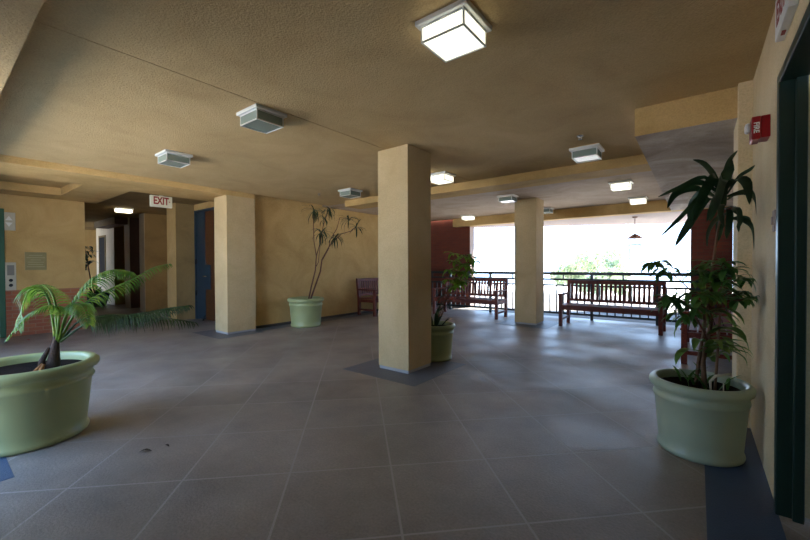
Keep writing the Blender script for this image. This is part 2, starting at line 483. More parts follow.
# brick walls left and right of the view opening
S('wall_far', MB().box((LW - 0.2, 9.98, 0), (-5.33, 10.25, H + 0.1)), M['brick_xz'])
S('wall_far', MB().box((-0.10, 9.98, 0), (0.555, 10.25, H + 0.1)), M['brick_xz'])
S('trim_7', MB().box((-5.33, 9.99, 0), (-5.315, 10.25, 2.39)).box((-0.118, 9.99, 0), (-0.10, 10.25, 2.39)), M['jamb'])
# right wall: near part with doorway, pilaster, far part set back
S('wall_right', MB().box((RW, 2.655, 0), (RW + 0.3, 3.90, H + 0.1)).box((RW, 0.9, 2.19), (RW + 0.3, 2.66, H + 0.1)).box((RW, -0.6, 0), (RW + 0.3, 0.9, H + 0.1)), M['right_wall'])
S('pilaster', MB().box((0.24, 3.85, 0), (RW + 0.3, 4.30, H + 0.1)), M['right_wall'], 0.006)
S('wall_right', MB().box((0.60, 4.30, 0), (0.8, 10.25, H + 0.1)), M['pale_wall'])
S('light_block_wall', MB().box((-9.9, -0.58, 0), (-7.4, -0.40, H + 0.1)), M['wall'])  # unseen wall, added to keep daylight off the lift lobby wall
S('light_block_wall', MB().box((-3.15, -0.58, 0), (0.62, -0.40, H + 0.1)), M['wall'])  # unseen wall, added and widened to cut light on the right side
# doorway in the right wall
d = S('door_1', MB().box((0.56, 0.95, 0.01), (0.60, 2.61, 2.13)), M['green_frame'])
MB().box((RW - 0.012, 2.60, 0), (RW + 0.09, 2.66, 2.19)).box((RW - 0.012, 0.9, 2.14), (RW + 0.09, 2.60, 2.19)).box((RW - 0.012, 0.9, 0), (RW + 0.09, 0.95, 2.14)) \
    .box((RW + 0.045, 2.575, 0), (RW + 0.085, 2.60, 2.14)).build('door_frame', M['green_frame'], d, 0.004)
MB().tube([(0.56, 1.05, 1.0), (0.50, 1.05, 1.0), (0.50, 1.17, 1.0)], 0.011).build('door_handle', M['chrome'], d)

# lift lobby wall
EX = -9.70
S('wall_lobby', MB().box((EX - 0.2, 0.92, 0), (EX, 2.035, 2.72)).box((EX - 0.2, -0.6, 2.28), (EX, 0.92, 2.72)).box((-16.4, 1.9, 0), (EX - 0.2, 2.03, 2.72)), M['wall'])  # hidden corridor side lengthened to let in less daylight
S('brick_wainscot', MB().box((EX, 0.925, 0.0), (EX + 0.025, 2.045, 0.83)), M['brick_yz'])
d = S('door_2', MB().box((EX - 0.16, -0.3, 0.01), (EX - 0.12, 0.86, 2.2)), M['metal'])
MB().box((EX - 0.16, 0.85, 0), (EX + 0.03, 0.922, 2.28)).box((EX - 0.16, -0.35, 2.2), (EX + 0.03, 0.85, 2.28)).build('door_frame', M['elev_green'], d, 0.004)
S('lobby_slot', MB().box((-9.12, 0.33, 2.67), (-7.63, 1.60, 2.74)), M['wall'])

# corridor beyond the lobby: piers on the right, end wall, double door beside the left column
def pier(x0, x1, y0, mat, y1=4.9):
    S('pier', MB().box((x0, y0, 0), (x1, y1, 2.72)), mat, 0.004)
S('wall_corridor', MB().box((-9.9, 3.60, 0), (-9.43, 4.10, 2.72)), M['shaded_brown'])
S('trim_8', MB().box((-9.92, 3.590, 0), (-9.432, 3.602, 2.72)), M['wall'])  # thin lighter sheet, paints daylight on the front of this wall
pier(-12.31, -11.93, 3.775, M['shaded_brown']); S('trim_9', MB().box((-12.31, 3.764, 0), (-11.932, 3.776, 2.72)), M['dim_daylit'])  # lighter sheet is the daylit front, brown body the shaded side
pier(-13.77, -13.32, 3.83, M['shaded_red_brown']); S('trim_10', MB().box((-13.77, 3.82, 0), (-13.322, 3.832, 2.72)), M['dim_daylit'])  # daylight on the pier front painted as a thin paler sheet
pier(-16.9, -14.93, 3.87, M['shaded_brown']); S('trim_11', MB().box((-16.9, 3.858, 0), (-14.932, 3.872, 2.72)), M['pale_wall'])  # pale sheet for the daylit front, side darkened by colour
S('bulkhead', MB().box((-15.5, 3.5, 2.5), (-13.45, 3.86, 2.72)), M['shaded_red_brown'])  # dark body colour holds the shade of the bulkhead's side
S('trim_12', MB().box((-15.5, 3.49, 2.5), (-13.452, 3.502, 2.72)), M['dim_daylit'])  # paler sheet paints daylight onto the bulkhead's front
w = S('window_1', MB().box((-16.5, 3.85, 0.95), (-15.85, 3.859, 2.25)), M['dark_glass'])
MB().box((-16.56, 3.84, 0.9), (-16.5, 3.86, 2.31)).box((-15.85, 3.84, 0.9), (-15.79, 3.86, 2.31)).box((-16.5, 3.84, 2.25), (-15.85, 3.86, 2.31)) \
    .box((-16.5, 3.84, 0.9), (-15.85, 3.86, 0.95)).build('window_frame', M['shaded_brown'], w)
S('wall_corridor', MB().box((-19.2, 4.88, 0), (-9.4, 5.1, 2.72)), M['shaded_brown'])
S('wall_end', MB().box((-19.2, 1.0, 0), (-19, 5.1, 2.72)), M['wall'])
# double door wall
S('wall_door', MB().box((-9.43, 4.11, -0.02), (-7.15, 4.14, 2.56)).box((-9.43, 4.0, 2.56), (-7.15, 4.14, 2.72)), M['wall'])
d = S('door_3', MB().box((-8.92, 4.02, 0.02), (-7.75, 4.065, 2.50)), M['door_wood'])
MB().box((-9.43, 4.0, 0), (-9.36, 4.10, 2.56)).box((-9.36, 4.0, 2.50), (-7.15, 4.10, 2.56)).build('door_frame', M['blue_door'], d, 0.003)
MB().box((-9.355, 4.015, 0.02), (-8.93, 4.065, 2.50)).build('door_leaf', M['blue_door'], d, 0.004)
MB().box((-8.97, 4.002, 0.72), (-8.66, 4.02, 1.28)).build('lock_plate', M['blue_door'], d, 0.003)
MB().tube([(-8.86, 4.0, 1.02), (-8.86, 3.94, 1.02), (-8.70, 3.94, 1.02)], 0.014).build('door_handle', M['chrome'], d)
MB().tube([(-8.87, 3.99, 0.12), (-8.87, 3.97, 0.10), (-8.87, 3.93, 0.012)], 0.016).build('door_stop', M['black'], d)
for z in (0.62, 1.36):
    MB().tube([(-9.35, 4.0, z - 0.06), (-9.35, 4.0, z + 0.06)], 0.022).build('hinge', M['black'], d)

# ground outside: pavement by the open left side, and low ground past the railing
S('ground', MB().box((-30, -40, -0.30), (30, -0.6, -0.06)), M['ground'])
S('terrace', MB().box((-14, 9.42, -0.25), (6, 17, -0.01)), M['terrace'])
S('ground', MB().box((-80, 10.3, -4.9), (80, 120, -4.7)), M['ground'])

# ------------------------------------------------------------------ ceiling lamps
def make_lamp(lit, loc, label):
    t = empty('ceiling_lamp', loc, label, 'ceiling lamp', 'square ceiling lamps')
    g = M['lamp_on'] if lit else M['lamp_off']
    MB().box((-0.165, -0.155, -0.030), (0.165, 0.155, 0.0)).build('mounting_plate', M['lamp_metal'], t, 0.006)
    MB().box((-0.134, -0.128, -0.116), (0.134, 0.128, -0.030)).build('diffuser', g, t)
    f = MB(); a, c_, w = 0.138, 0.132, 0.008
    for sx in (-1, 1):
        for sy in (-1, 1):
            f.box((sx * a, sy * c_, -0.122), (sx * (a - w * 1.15), sy * (c_ - w * 1.15), -0.030))
    for s in (-1, 1):
        f.box((-a, s * c_, -0.122), (a, s * (c_ - w * 1.15), -0.113)); f.box((s * a, -c_, -0.122), (s * (a - w * 1.15), c_, -0.113))
        f.box((-a, s * c_, -0.040), (a, s * (c_ - w), -0.030)); f.box((s * a, -c_, -0.040), (s * (a - w), c_, -0.030))
    f.build('lamp_frame', M['lamp_metal'], t)
    return t
lamp_on = make_lamp(True, (-1.107, 1.89, H), 'lit square ceiling lamp nearest the camera, glowing white in a silver frame')
lamp_off = make_lamp(False, (-3.12, 1.915, H), 'unlit grey square ceiling lamp beside the ceiling seam, left of the middle column')
for lit, x, y, label in (
    (0, -5.11, 1.94, 'unlit square ceiling lamp farthest left, above the potted palm side'),
    (0, -5.03, 4.85, 'unlit pale square ceiling lamp near the small tree, left of the middle column'),
    (1, -3.08, 4.88, 'lit square ceiling lamp half hidden behind the top of the middle column'),
    (0, -1.05, 4.90, 'unlit square ceiling lamp with a bluish white underside, near the sprinkler head'),
    (0, -3.00, 7.22, 'unlit square ceiling lamp touching the top left of the far column'),
    (1, -1.02, 7.22, 'lit square ceiling lamp nearest past the cross beam, right of the far column'),
    (1, -5.05, 9.38, 'lit square ceiling lamp at the far left, by the dark red brick wall'),
    (0, -2.93, 9.38, 'unlit square ceiling lamp peeking out right of the far column top'),
    (1, -0.98, 9.15, 'lit square ceiling lamp farthest right, against the far beam above the lantern')):
    c = copy_tree(lamp_on if lit else lamp_off)
    c.location = (x, y, H); c['label'] = label
# corridor fluorescent
t = empty('fluorescent_lamp', (-11.30, 3.13, 2.70), 'lit fluorescent lamp on the dark corridor ceiling left of the exit sign', 'ceiling lamp')
MB().box((-0.10, -0.18, -0.03), (0.10, 0.18, 0)).build('lamp_base', M['white'], t)
MB().box((-0.085, -0.17, -0.11), (0.085, 0.17, -0.03)).build('diffuser', M['tube_on'], t, 0.025)

# sprinklers
def sprinkler(loc, label):
    t = empty('fire_sprinkler', loc, label, 'sprinkler', 'ceiling sprinkler heads')
    MB().lathe([(0.0, -0.006), (0.03, -0.006), (0.035, 0.0)], 20).build('escutcheon', M['chrome'], t)
    MB().tube([(0, 0, -0.005), (0, 0, -0.02)], 0.008).tube([(-0.016, 0, -0.012), (-0.016, 0, -0.028), (0, 0, -0.036)], 0.003, 6) \
        .tube([(0.016, 0, -0.012), (0.016, 0, -0.028), (0, 0, -0.036)], 0.003, 6).build('sprinkler_body', M['chrome'], t)
    MB().lathe([(0.0, -0.039), (0.022, -0.039), (0.022, -0.035), (0, -0.035)], 16).build('deflector', M['chrome'], t)
    return t
sprinkler((-1.0, 4.36, H), 'small chrome sprinkler head on the ceiling behind the unlit right lamp')
sprinkler((-5.75, 4.72, H), 'small pale sprinkler head on the ceiling above the small tree')

# ------------------------------------------------------------------ signs and devices
t = empty('exit_sign', (-7.74, 2.715, 2.54), 'cream EXIT sign with red letters hanging at the corridor entrance', 'exit sign')
MB().box((-0.03, -0.175, -0.215), (0.03, 0.175, -0.012)).build('sign_housing', M['sign_face'], t, 0.004)
MB().box((-0.012, -0.03, -0.014), (0.012, 0.03, 0.0)).build('sign_mount', M['sign_face'], t)
MF = Matrix(((0, 0, 1, 0.0305), (1, 0, 0, -0.010), (0, 1, 0, -0.108), (0, 0, 0, 1)))   # text facing +X
text_mesh('sign_lettering', 'EXIT', 0.185, M['red_text'], t, MF, 0.002, 0.66)
MB().add([(0.0325, 0.118, -0.093), (0.0325, 0.118, -0.123), (0.0325, 0.142, -0.108), (0.030, 0.118, -0.093), (0.030, 0.118, -0.123), (0.030, 0.142, -0.108)],
         [(0, 1, 2), (5, 4, 3), (0, 3, 4, 1), (1, 4, 5, 2), (2, 5, 3, 0)]).build('sign_arrow', M['red_text'], t)

t = empty('elevator_indicator', (EX, 0.98, 2.06), 'pale square lift arrow indicator high on the ochre wall by the green frame', 'indicator')
MB().box((0, -0.082, -0.16), (0.02, 0.082, 0.16)).build('indicator_plate', M['panel'], t, 0.004)
for s, z in ((1, 0.02), (-1, -0.02)):
    MB().add([(0.026, -0.045, z), (0.026, 0.045, z), (0.026, 0, z + s * 0.075), (0.019, -0.045, z), (0.019, 0.045, z), (0.019, 0, z + s * 0.075)],
             [(0, 1, 2), (3, 4, 5), (0, 1, 4, 3), (1, 2, 5, 4), (2, 0, 3, 5)]).build('arrow_lens', M['white'], t)
t = empty('wall_plaque', (EX, 1.318, 1.355), 'bronze rectangular plaque on the ochre wall above the brick wainscot', 'plaque')
MB().box((0, -0.145, -0.165), (0.015, 0.145, 0.165)).build('plaque_plate', M['plaque'], t, 0.004)
mb = MB()
for i, wd in enumerate((0.09, 0.12, 0.07, 0.11, 0.10, 0.12)):
    mb.box((0.014, -wd, 0.10 - i * 0.042), (0.0165, wd, 0.10 - i * 0.042 + 0.012))
mb.build('plaque_relief', M['plaque_hi'], t)
t = empty('elevator_call_panel', (EX, 0.992, 1.08), 'steel lift call button panel on the ochre wall beside the green frame', 'call panel')
MB().box((0, -0.068, -0.25), (0.018, 0.068, 0.25)).build('panel_plate', M['panel'], t, 0.003)
MB().box((0.017, -0.045, 0.02), (0.020, 0.045, 0.2)).build('engraved_notice', M['panel_dark'], t)
for z in (-0.07, -0.16):
    o = MB().lathe([(0, 0.012), (0.024, 0.012), (0.027, 0.0)], 20).build('call_button', M['black'], t)
    o.rotation_euler = (0, PI / 2, 0); o.location = (0.018, 0, z)

t = empty('fire_alarm', (RW, 3.03, 2.035), 'red FIRE alarm with a white strobe on the right wall', 'fire alarm')
MB().box((-0.04, -0.06, -0.060), (0, 0.06, 0.066)).build('back_box', M['red'], t, 0.004)
MB().box((-0.080, -0.066, -0.066), (-0.04, 0.066, 0.066)).build('alarm_cover', M['red'], t, 0.006)
MB().box((-0.106, -0.03, -0.01), (-0.080, 0.03, 0.045)).build('strobe_lens', M['white'], t, 0.012)
MR = Matrix(((0, 1, 0, -0.060), (0, 0, -1, -0.0665), (-1, 0, 0, 0.0), (0, 0, 0, 1)))
text_mesh('alarm_lettering', 'FIRE', 0.034, M['white_text'], t, MR, 0.001)
t = empty('wall_switch', (RW, 2.745, 1.475), 'small pale switch box on the right wall beside the dark green door frame', 'switch')
MB().box((-0.012, -0.036, -0.055), (0, 0.036, 0.055)).build('switch_plate', M['jamb'], t, 0.003)
MB().box((-0.02, -0.012, -0.02), (-0.011, 0.012, 0.02)).build('switch_toggle', M['jamb'], t)
t = empty('exit_light', (RW, 2.385, 2.415), 'white box sign with red letters above the dark green doorway', 'exit sign')
MB().box((-0.034, -0.16, -0.10), (0, 0.16, 0.10)).build('sign_housing', M['white'], t, 0.004)
MR2 = Matrix(((0, 0, -1, -0.0345), (-1, 0, 0, 0.0), (0, 1, 0, 0.0), (0, 0, 0, 1)))
text_mesh('sign_lettering', 'EXIT', 0.15, M['red_text'], t, MR2, 0.001, 0.75)
MB().box((-0.024, 0.045, -0.104), (-0.010, 0.085, -0.099)).build('indicator_lamp', M['red_text'], t)

# ------------------------------------------------------------------ railing
t = empty('railing', (0, 9.2, 0), 'dark green metal railing with balusters across the far view opening', 'railing')
X0, X1 = -6.9, 0.58
MB().box((X0, -0.035, 1.01), (X1, 0.035, 1.078)).build('top_rail', M['rail'], t, 0.008)
for z in (0.905, 0.768):
    MB().box((X0, -0.018, z - 0.022), (X1, 0.018, z + 0.022)).build('middle_rail', M['rail'], t)
MB().box((X0, -0.02, 0.095), (X1, 0.02, 0.145)).build('bottom_rail', M['rail'], t)
posts = [-0.64 - 1.22 * k for k in range(6)] + [0.555]
for x in posts:
    MB().box((x - 0.028, -0.028, 0.0), (x + 0.028, 0.028, 1.03)).build('post', M['rail'], t)
for x in posts[:5]:
    MB().box((x - 0.61 - 0.015, -0.015, 0.9), (x - 0.61 + 0.015, 0.015, 1.03)).build('short_post', M['rail'], t)
x = -6.8
bx = posts[0] + 0.1525 * 7
while bx > X0 + 0.05:
    if min(abs(bx - p) for p in posts) > 0.04:
        MB().box((bx - 0.0125, -0.0125, 0.12), (bx + 0.0125, 0.0125, 0.77)).build('baluster', M['rail'], t)
    bx -= 0.1525

# ------------------------------------------------------------------ benches
def make_bench(loc, rz, label):
    L, D = 1.76, 0.60           # origin: middle of the front feet line, front faces -Y
    t = empty('wooden_bench', loc, label, 'bench', 'slatted wooden benches', rz)
    h = L / 2
    for s in (-1, 1):
        x = s * (h - 0.032)
        MB().box((x - 0.032, 0.0, 0.0), (x + 0.032, 0.064, 0.625)).build('leg', M['bench'], t, 0.004)
        MB().xprism([(D - 0.07, 0.0), (D - 0.005, 0.0), (D + 0.0, 0.40), (D + 0.055, 0.92), (D, 0.92), (D - 0.07, 0.42)], x - 0.03, x + 0.03).build('leg', M['bench'], t, 0.003)
        MB().box((x - 0.042, -0.03, 0.625), (x + 0.042, D + 0.01, 0.66)).build('armrest', M['bench'], t, 0.01)
        MB().box((x - 0.018, 0.06, 0.12), (x + 0.018, D - 0.06, 0.165)).build('stretcher', M['bench'], t)
        MB().box((x - 0.02, 0.06, 0.33), (x + 0.02, D - 0.06, 0.40)).build('side_rail', M['bench'], t)
    MB().box((-h + 0.06, 0.012, 0.335), (h - 0.06, 0.045, 0.412)).build('apron', M['bench'], t, 0.004)
    mb = MB()
    for k in range(6):
        y = -0.012 + k * 0.092
        mb.box((-h + (0.0 if 0 < k else 0.0) + 0.066 * (k == 0), y, 0.412), (h - 0.066 * (k == 0), y + 0.078, 0.436))
    mb.build('seat', M['bench'], t, 0.003)
    b = MB()
    def yb(z): return D - 0.045 + (z - 0.42) * 0.10
    b.xprism([(yb(0.84), 0.84), (yb(0.84) + 0.04, 0.84), (yb(0.91) + 0.04, 0.915), (yb(0.91), 0.915)], -h + 0.06, h - 0.06)
    b.xprism([(yb(0.47), 0.475), (yb(0.47) + 0.035, 0.475), (yb(0.53) + 0.035, 0.53), (yb(0.53), 0.53)], -h + 0.06, h - 0.06)
    n = 20
    for k in range(n):
        x = -h + 0.06 + (k + 0.5) * (L - 0.12) / n
        b.xprism([(yb(0.52) + 0.008, 0.525), (yb(0.52) + 0.026, 0.525), (yb(0.85) + 0.026, 0.845), (yb(0.85) + 0.008, 0.845)], x - 0.024, x + 0.024)
    b.build('backrest', M['bench'], t, 0.002)
    return t
b0 = make_bench((-1.355, 7.95, 0), 0.0, 'red-brown slatted bench along the railing, right of the far column')
b0.rotation_euler = (0, 0, math.radians(-1.5))
def bench(loc, rz, label):
    c = copy_tree(b0); c.location = loc; c.rotation_euler = (0, 0, rz); c['label'] = label
    return c
bench((-4.48, 8.05, 0), 0.0, 'red-brown slatted bench along the railing, left of the far column')
bench((-6.20, 7.66, 0), PI / 2, 'dark slatted bench against the ochre wall beside the small tree')
bench((-0.16, 6.72, 0), -PI / 2, 'red-brown slatted bench by the right wall behind the broad-leaved pot plant')

# ------------------------------------------------------------------ lantern outside
t = empty('hanging_lantern', (-1.19, 10.52, 2.39), 'large hanging lantern with a conical roof and pale glass under the eave', 'lantern')
MB().lathe([(0, -0.03), (0.05, -0.03), (0.06, 0.0), (0, 0)], 20).build('ceiling_rose', M['copper'], t)
MB().tube([(0, 0, -0.03), (0, 0, -0.42)], 0.008).build('rod', M['copper'], t)
MB().lathe([(0.015, -0.405), (0.06, -0.43), (0.175, -0.515), (0.175, -0.525), (0.0, -0.515)], 4).build('lantern_roof', M['copper'], t)
fr = MB(); a = 0.125
for sx in (-1, 1):
    for sy in (-1, 1):
        fr.box((sx * a - 0.005, sy * a - 0.005, -1.10), (sx * a + 0.005, sy * a + 0.005, -0.66))
for z in (-1.10, -0.67):
    for s in (-1, 1):
        fr.box((-a, s * a - 0.005, z), (a, s * a + 0.005, z + 0.01)); fr.box((s * a - 0.005, -a, z), (s * a + 0.005, a, z + 0.01))
fr.tube([(0, 0, -0.52), (0, 0, -0.66)], 0.006).tube([(-a, -a, -0.665), (a, a, -0.665)], 0.005).tube([(-a, a, -0.665), (a, -a, -0.665)], 0.005)
fr.build('lantern_frame', M['copper'], t)
g = MB()
for s in (-1, 1):
    g.box((-a, s * a - 0.001, -1.09), (a, s * a + 0.001, -0.67)); g.box((s * a - 0.001, -a, -1.09), (s * a + 0.001, a, -0.67))
g.build('lantern_glass', M['lantern_glass'], t)

# ------------------------------------------------------------------ pots and plants
def pot(parent, mat, R=0.28, h=0.48):
    k = R / 0.28; z = h / 0.48
    prof = [(0.0, 0.0), (0.222, 0.0), (0.232, 0.008), (0.236, 0.022), (0.233, 0.036), (0.226, 0.046), (0.230, 0.10), (0.240, 0.22), (0.250, 0.345),
            (0.258, 0.352), (0.261, 0.365), (0.258, 0.378), (0.252, 0.385), (0.254, 0.405), (0.262, 0.415), (0.276, 0.425), (0.283, 0.442), (0.281, 0.462), (0.268, 0.477),
            (0.252, 0.480), (0.238, 0.474), (0.232, 0.455), (0.230, 0.40)]
    po = MB().lathe([(r * k, zz * z) for r, zz in prof], 64).build('pot', mat, parent)
    mb = MB(); n = 28
    for ring, rr in enumerate((0.0, 0.08, 0.15, 0.231)):
        pass
    mb.disc(0.232 * k, 0.425 * z, 48)
    mb.build('soil', M['soil'], po)

def strap(mb, base, az, elev, length, width, droop, n=9, fold=0.25, wprof=None, twist=0.0):
    p = Vector(base); pts = [p.copy()]; e = elev; st = length / n
    for i in range(n):
        dv = Vector((math.cos(az) * math.cos(e), math.sin(az) * math.cos(e), math.sin(e)))
        p = p + dv * st; pts.append(p.copy())
        e -= droop * (0.35 + 1.1 * i / n) / n
        az += twist / n
    side = Vector((-math.sin(az), math.cos(az), 0))
    ws = []
    for i in range(n + 1):
        u = i / n
        ws.append(width * ((0.45 + 0.55 * math.sin(min(1, u * 2.2) * PI / 2)) * (1 - max(0, (u - 0.55) / 0.45) ** 1.8) + 0.02))
    mb.strip(pts, ws, side, fold)

def hug(mb, xmax, soft=0.07):
    for i, (x, y, z) in enumerate(mb.v):
        if x > xmax - soft:
            mb.v[i] = (xmax - soft * math.exp(-(x - xmax + soft) / soft), y, z)
    return mb
def under(mb, zmax):
    for i, (x, y, z) in enumerate(mb.v):
        if z > zmax - 0.04:
            mb.v[i] = (x, y, zmax - 0.04 * math.exp(-(z - zmax + 0.04) / 0.04))
    return mb

def frond(name, path, parent, mat, ll=0.22, n=26, hang=0.55, w=0.012, seed=0, r0=0.009, start=0.22, spread=1.0):
    """feather-shaped palm leaf: rachis with two rows of leaflets"""
    r = random.Random(seed)
    P = [Vector(p) for p in path]
    def at(u):                       # Catmull-Rom through the control points
        m = len(P) - 1; x = min(u * m, m - 1e-6); i = int(x); f = x - i
        a = P[max(i - 1, 0)]; b = P[i]; c = P[i + 1]; d_ = P[min(i + 2, m)]
        return 0.5 * ((2 * b) + (c - a) * f + (2 * a - 5 * b + 4 * c - d_) * f * f + (3 * b - a - 3 * c + d_) * f ** 3)
    mb = MB()
    cs = [at(i / 18) for i in range(19)]
    mb.tube(cs, [r0 * (1 - 0.8 * i / 18) for i in range(19)], 6)
    for i in range(n):
        u = start + (1 - start) * (i + 0.5) / n
        p = at(u); tdir = (at(min(1, u + 0.02)) - at(u - 0.02)).normalized()
        sd = tdir.cross(Vector((0, 0, 1)))
        if sd.length < 0.05: sd = Vector((1, 0, 0))
        sd.normalize()
        L = ll * (0.55 + 0.45 * math.sin(PI * min(1, 0.25 + u * 0.8))) * (1.0 if u < 0.8 else 1.0 - (u - 0.8) * 2.0) * r.uniform(0.85, 1.12)
        for s in (-1, 1):
            d0 = (sd * s * spread + tdir * 0.75 + Vector((0, 0, 0.12))).normalized()
            pts = []; q = p.copy(); d = d0.copy()
            for k in range(6):
                pts.append(q.copy()); q = q + d * (L / 5)
                d = (d + Vector((0, 0, -hang * 0.42)) + Vector((r.uniform(-.05, .05), r.uniform(-.05, .05), 0))).normalized()
            mb.strip(pts, [w * x for x in (0.6, 1, 1, 0.8, 0.5, 0.08)], tdir, 0.3)
    return mb.build(name, mat, parent)

# --- left palm
t = empty('potted_palm', (-3.88, 0.475, 0), 'young feathery palm in a sage green pot at the left edge', 'potted plant')
pot(t, M['pot'], 0.41, 0.55)
RV = Vector((0.790, 0.613, 0)); TV = Vector((-0.613, 0.790, 0))       # across and away from the photo's viewpoint
def L3(a, h, away=0.0):
    v = RV * a + TV * away
    return (v.x, v.y, h)
MB().tube([L3(0.185, 0.45), L3(0.19, 0.53), L3(0.20, 0.63), L3(0.215, 0.74)], [0.040, 0.042, 0.030, 0.016], 12).tube([L3(0.14, 0.46, -0.05), L3(0.145, 0.57, -0.04), L3(0.18, 0.66, -.02)], [0.022, 0.020, 0.012]).build('trunk', M['palm_trunk'], t)
MB().tube([L3(0.12, 0.46, -0.12), L3(0.14, 0.50, -0.09), L3(0.16, 0.55, -0.05)], [0.018, 0.015, 0.01]).build('husk', M['root'], t)
MB().tube([L3(0.17, 0.46, -0.12), L3(0.175, 0.50, -0.09), L3(0.18, 0.55, -0.06)], [0.016, 0.014, 0.01]).build('husk', M['root'], t)
fl = [
    ([(0.207, 0.70, 0), (0.196, 0.994, -0.03), (0.145, 1.097, -0.05), (0.075, 1.07, -0.06), (0.044, 0.936, -0.08), (0.041, 0.804, -0.1)], 'palm', .15, 34, 1.0, .009),
    ([(0.215, 0.70, 0), (0.164, 0.964, 0.05), (0.073, 1.073, 0.1), (-0.053, 1.109, 0.16), (-0.156, 1.06, 0.2)], 'palm', .16, 26, 1.0, .009),
    ([(0.215, 0.70, 0), (0.31, 0.885, -0.08), (0.36, 0.96, -0.14), (0.34, 0.98, -0.2), (0.25, 0.92, -0.25), (0.17, 0.778, -0.3)], 'palm', .11, 30, .8, .011),
    ([(0.229, 0.70, 0), (0.338, 0.896, -0.06), (0.446, 0.986, -0.1), (0.537, 0.962, -0.14), (0.611, 0.85, -0.18)], 'palm', .16, 30, 1.1, .009),
    ([(0.229, 0.70, 0), (0.286, 0.929, 0.03), (0.366, 1.082, 0.06), (0.463, 1.179, 0.08), (0.576, 1.223, 0.1), (0.675, 1.207, 0.12)], 'palm', .21, 36, 1.0, .010),
    ([(0.237, 0.70, 0), (0.286, 0.9, 0.08), (0.356, 1.006, 0.16), (0.449, 1.079, 0.24), (0.551, 1.147, 0.32), (0.661, 1.236, 0.4), (0.758, 1.269, 0.46)], 'palm', .20, 34, 1.0, .009),
    ([(0.244, 0.70, 0), (0.334, 0.84, 0.05), (0.443, 0.87, 0.1), (0.60, 0.87, 0.15), (0.82, 0.85, 0.2), (1.08, 0.80, 0.25)], 'palm_dark', .24, 46, 1.0, .010),
    ([(0.244, 0.70, 0), (0.451, 0.844, 0), (0.619, 0.872, 0.02), (0.82, 0.902, 0.05), (0.97, 0.93, 0.08), (1.12, 0.95, 0.1)], 'palm_dark', .22, 44, 1.0, .010),
]
for i, (pth, mt, ll, n, hg, wd) in enumerate(fl):
    frond('frond', [L3(*p) for p in pth], t, M[mt], ll, n, hg, wd, seed=i + 3)

# --- right broad-leaved plant
t = empty('potted_dracaena', (0.012, 3.20, 0), 'tall broad-leaved plant in a grey-green pot by the right wall', 'potted plant')
pot(t, M['pot_grey'])
r = random.Random(11)
cane = [(0.03, 0.0, 0.40), (0.02, 0.02, 0.60), (0.06, 0.03, 0.85), (0.06, 0.05, 1.15), (0.09, 0.05, 1.45), (0.125, 0.05, 1.68)]
MB().tube(cane, [0.016, 0.014, 0.011, 0.008, 0.007, 0.006], 10).build('cane', M['cane'], t)
mb = MB()
top = Vector((0.125, 0.05, 1.63))
#  az (0=+X), elevation, length, width, droop, base drop
def az_img(a): return math.atan2((RV * math.cos(a) + TV * math.sin(a)).y, (RV * math.cos(a) + TV * math.sin(a)).x)
CR = [  # control points (across, height, away) of each blade in cm about the crown's heart; width
    ([(0, 3, 0), (-4, 19, 3), (-9, 29, 6), (-14, 33, 9)], 5.5), ([(0, 0, 0), (-4, 10, -4), (-3, 20, -6), (0, 30, -5)], 7.0),
    ([(1, 8, 0), (3, 22, 3), (10, 32, 8), (19, 40, 12)], 2.6), ([(2, 8, 0), (8, 19, -2), (17, 24, -3), (26, 27, -4)], 2.2),
    ([(0, 10, 0), (2, 16, -6), (5, 12, -11), (5, -1, -13)], 8.0), ([(2, 4, 0), (11, 9, 3), (19, 11, 5), (27, 12, 6)], 2.6),
    ([(2, 6, 0), (11, 8, -4), (19, 3, -8), (22, -7, -10)], 7.0), ([(2, -4, 0), (9, -1, 4), (15, -2, 8), (21, -6, 10)], 3.4),
    ([(2, -10, 0), (11, -7, 2), (21, -8, 3), (27, -11, 4)], 2.2), ([(2, -8, 0), (9, -10, -4), (15, -16, -7), (17, -29, -8)], 5.6),
    ([(-1, 8, 0), (-10, 20, 4), (-24, 14, 8), (-37, 8, 10)], 2.6), ([(-1, 6, 0), (-9, 18, -4), (-20, 8, -8), (-28, -11, -10)], 6.8),
    ([(-1, 4, 0), (-8, 16, -8), (-17, 2, -14), (-25, -12, -17)], 7.5), ([(-1, 0, 0), (-8, 9, 6), (-20, -6, 12), (-32, -19, 15)], 3.0),
    ([(-1, -4, 0), (-9, 6, 2), (-20, -12, 5), (-28, -26, 6)], 5.0), ([(-1, -2, 0), (-8, 0, -7), (-12, -8, -11), (-10, -15, -12)], 4.6),
    ([(-1, -8, 0), (-8, -10, -3), (-14, -18, -5), (-15, -27, -5)], 5.0), ([(0, -2, 0), (-2, -4, -6), (-5, -14, -9), (-6, -22, -9)], 4.6),
    ([(0, -2, 0), (1, -2, -8), (0, -10, -11), (0, -18, -11)], 5.0), ([(-1, 3, 0), (-12, 13, 8), (-22, 11, 13), (-27, 1, 15)], 5.4),
    ([(0, 2, 0), (5, 8, 10), (7, 2, 17), (6, -8, 19)], 5.5), ([(-2, 8, 0), (-12, 16, 3), (-20, 16, 5), (-26, 10, 7)], 3.8),
    ([(0, 4, 0), (-3, 12, 10), (-6, 6, 18), (-8, -6, 21)], 6.0), ([(1, -6, 0), (6, -4, 9), (9, -12, 14), (9, -22, 15)], 5.0)]
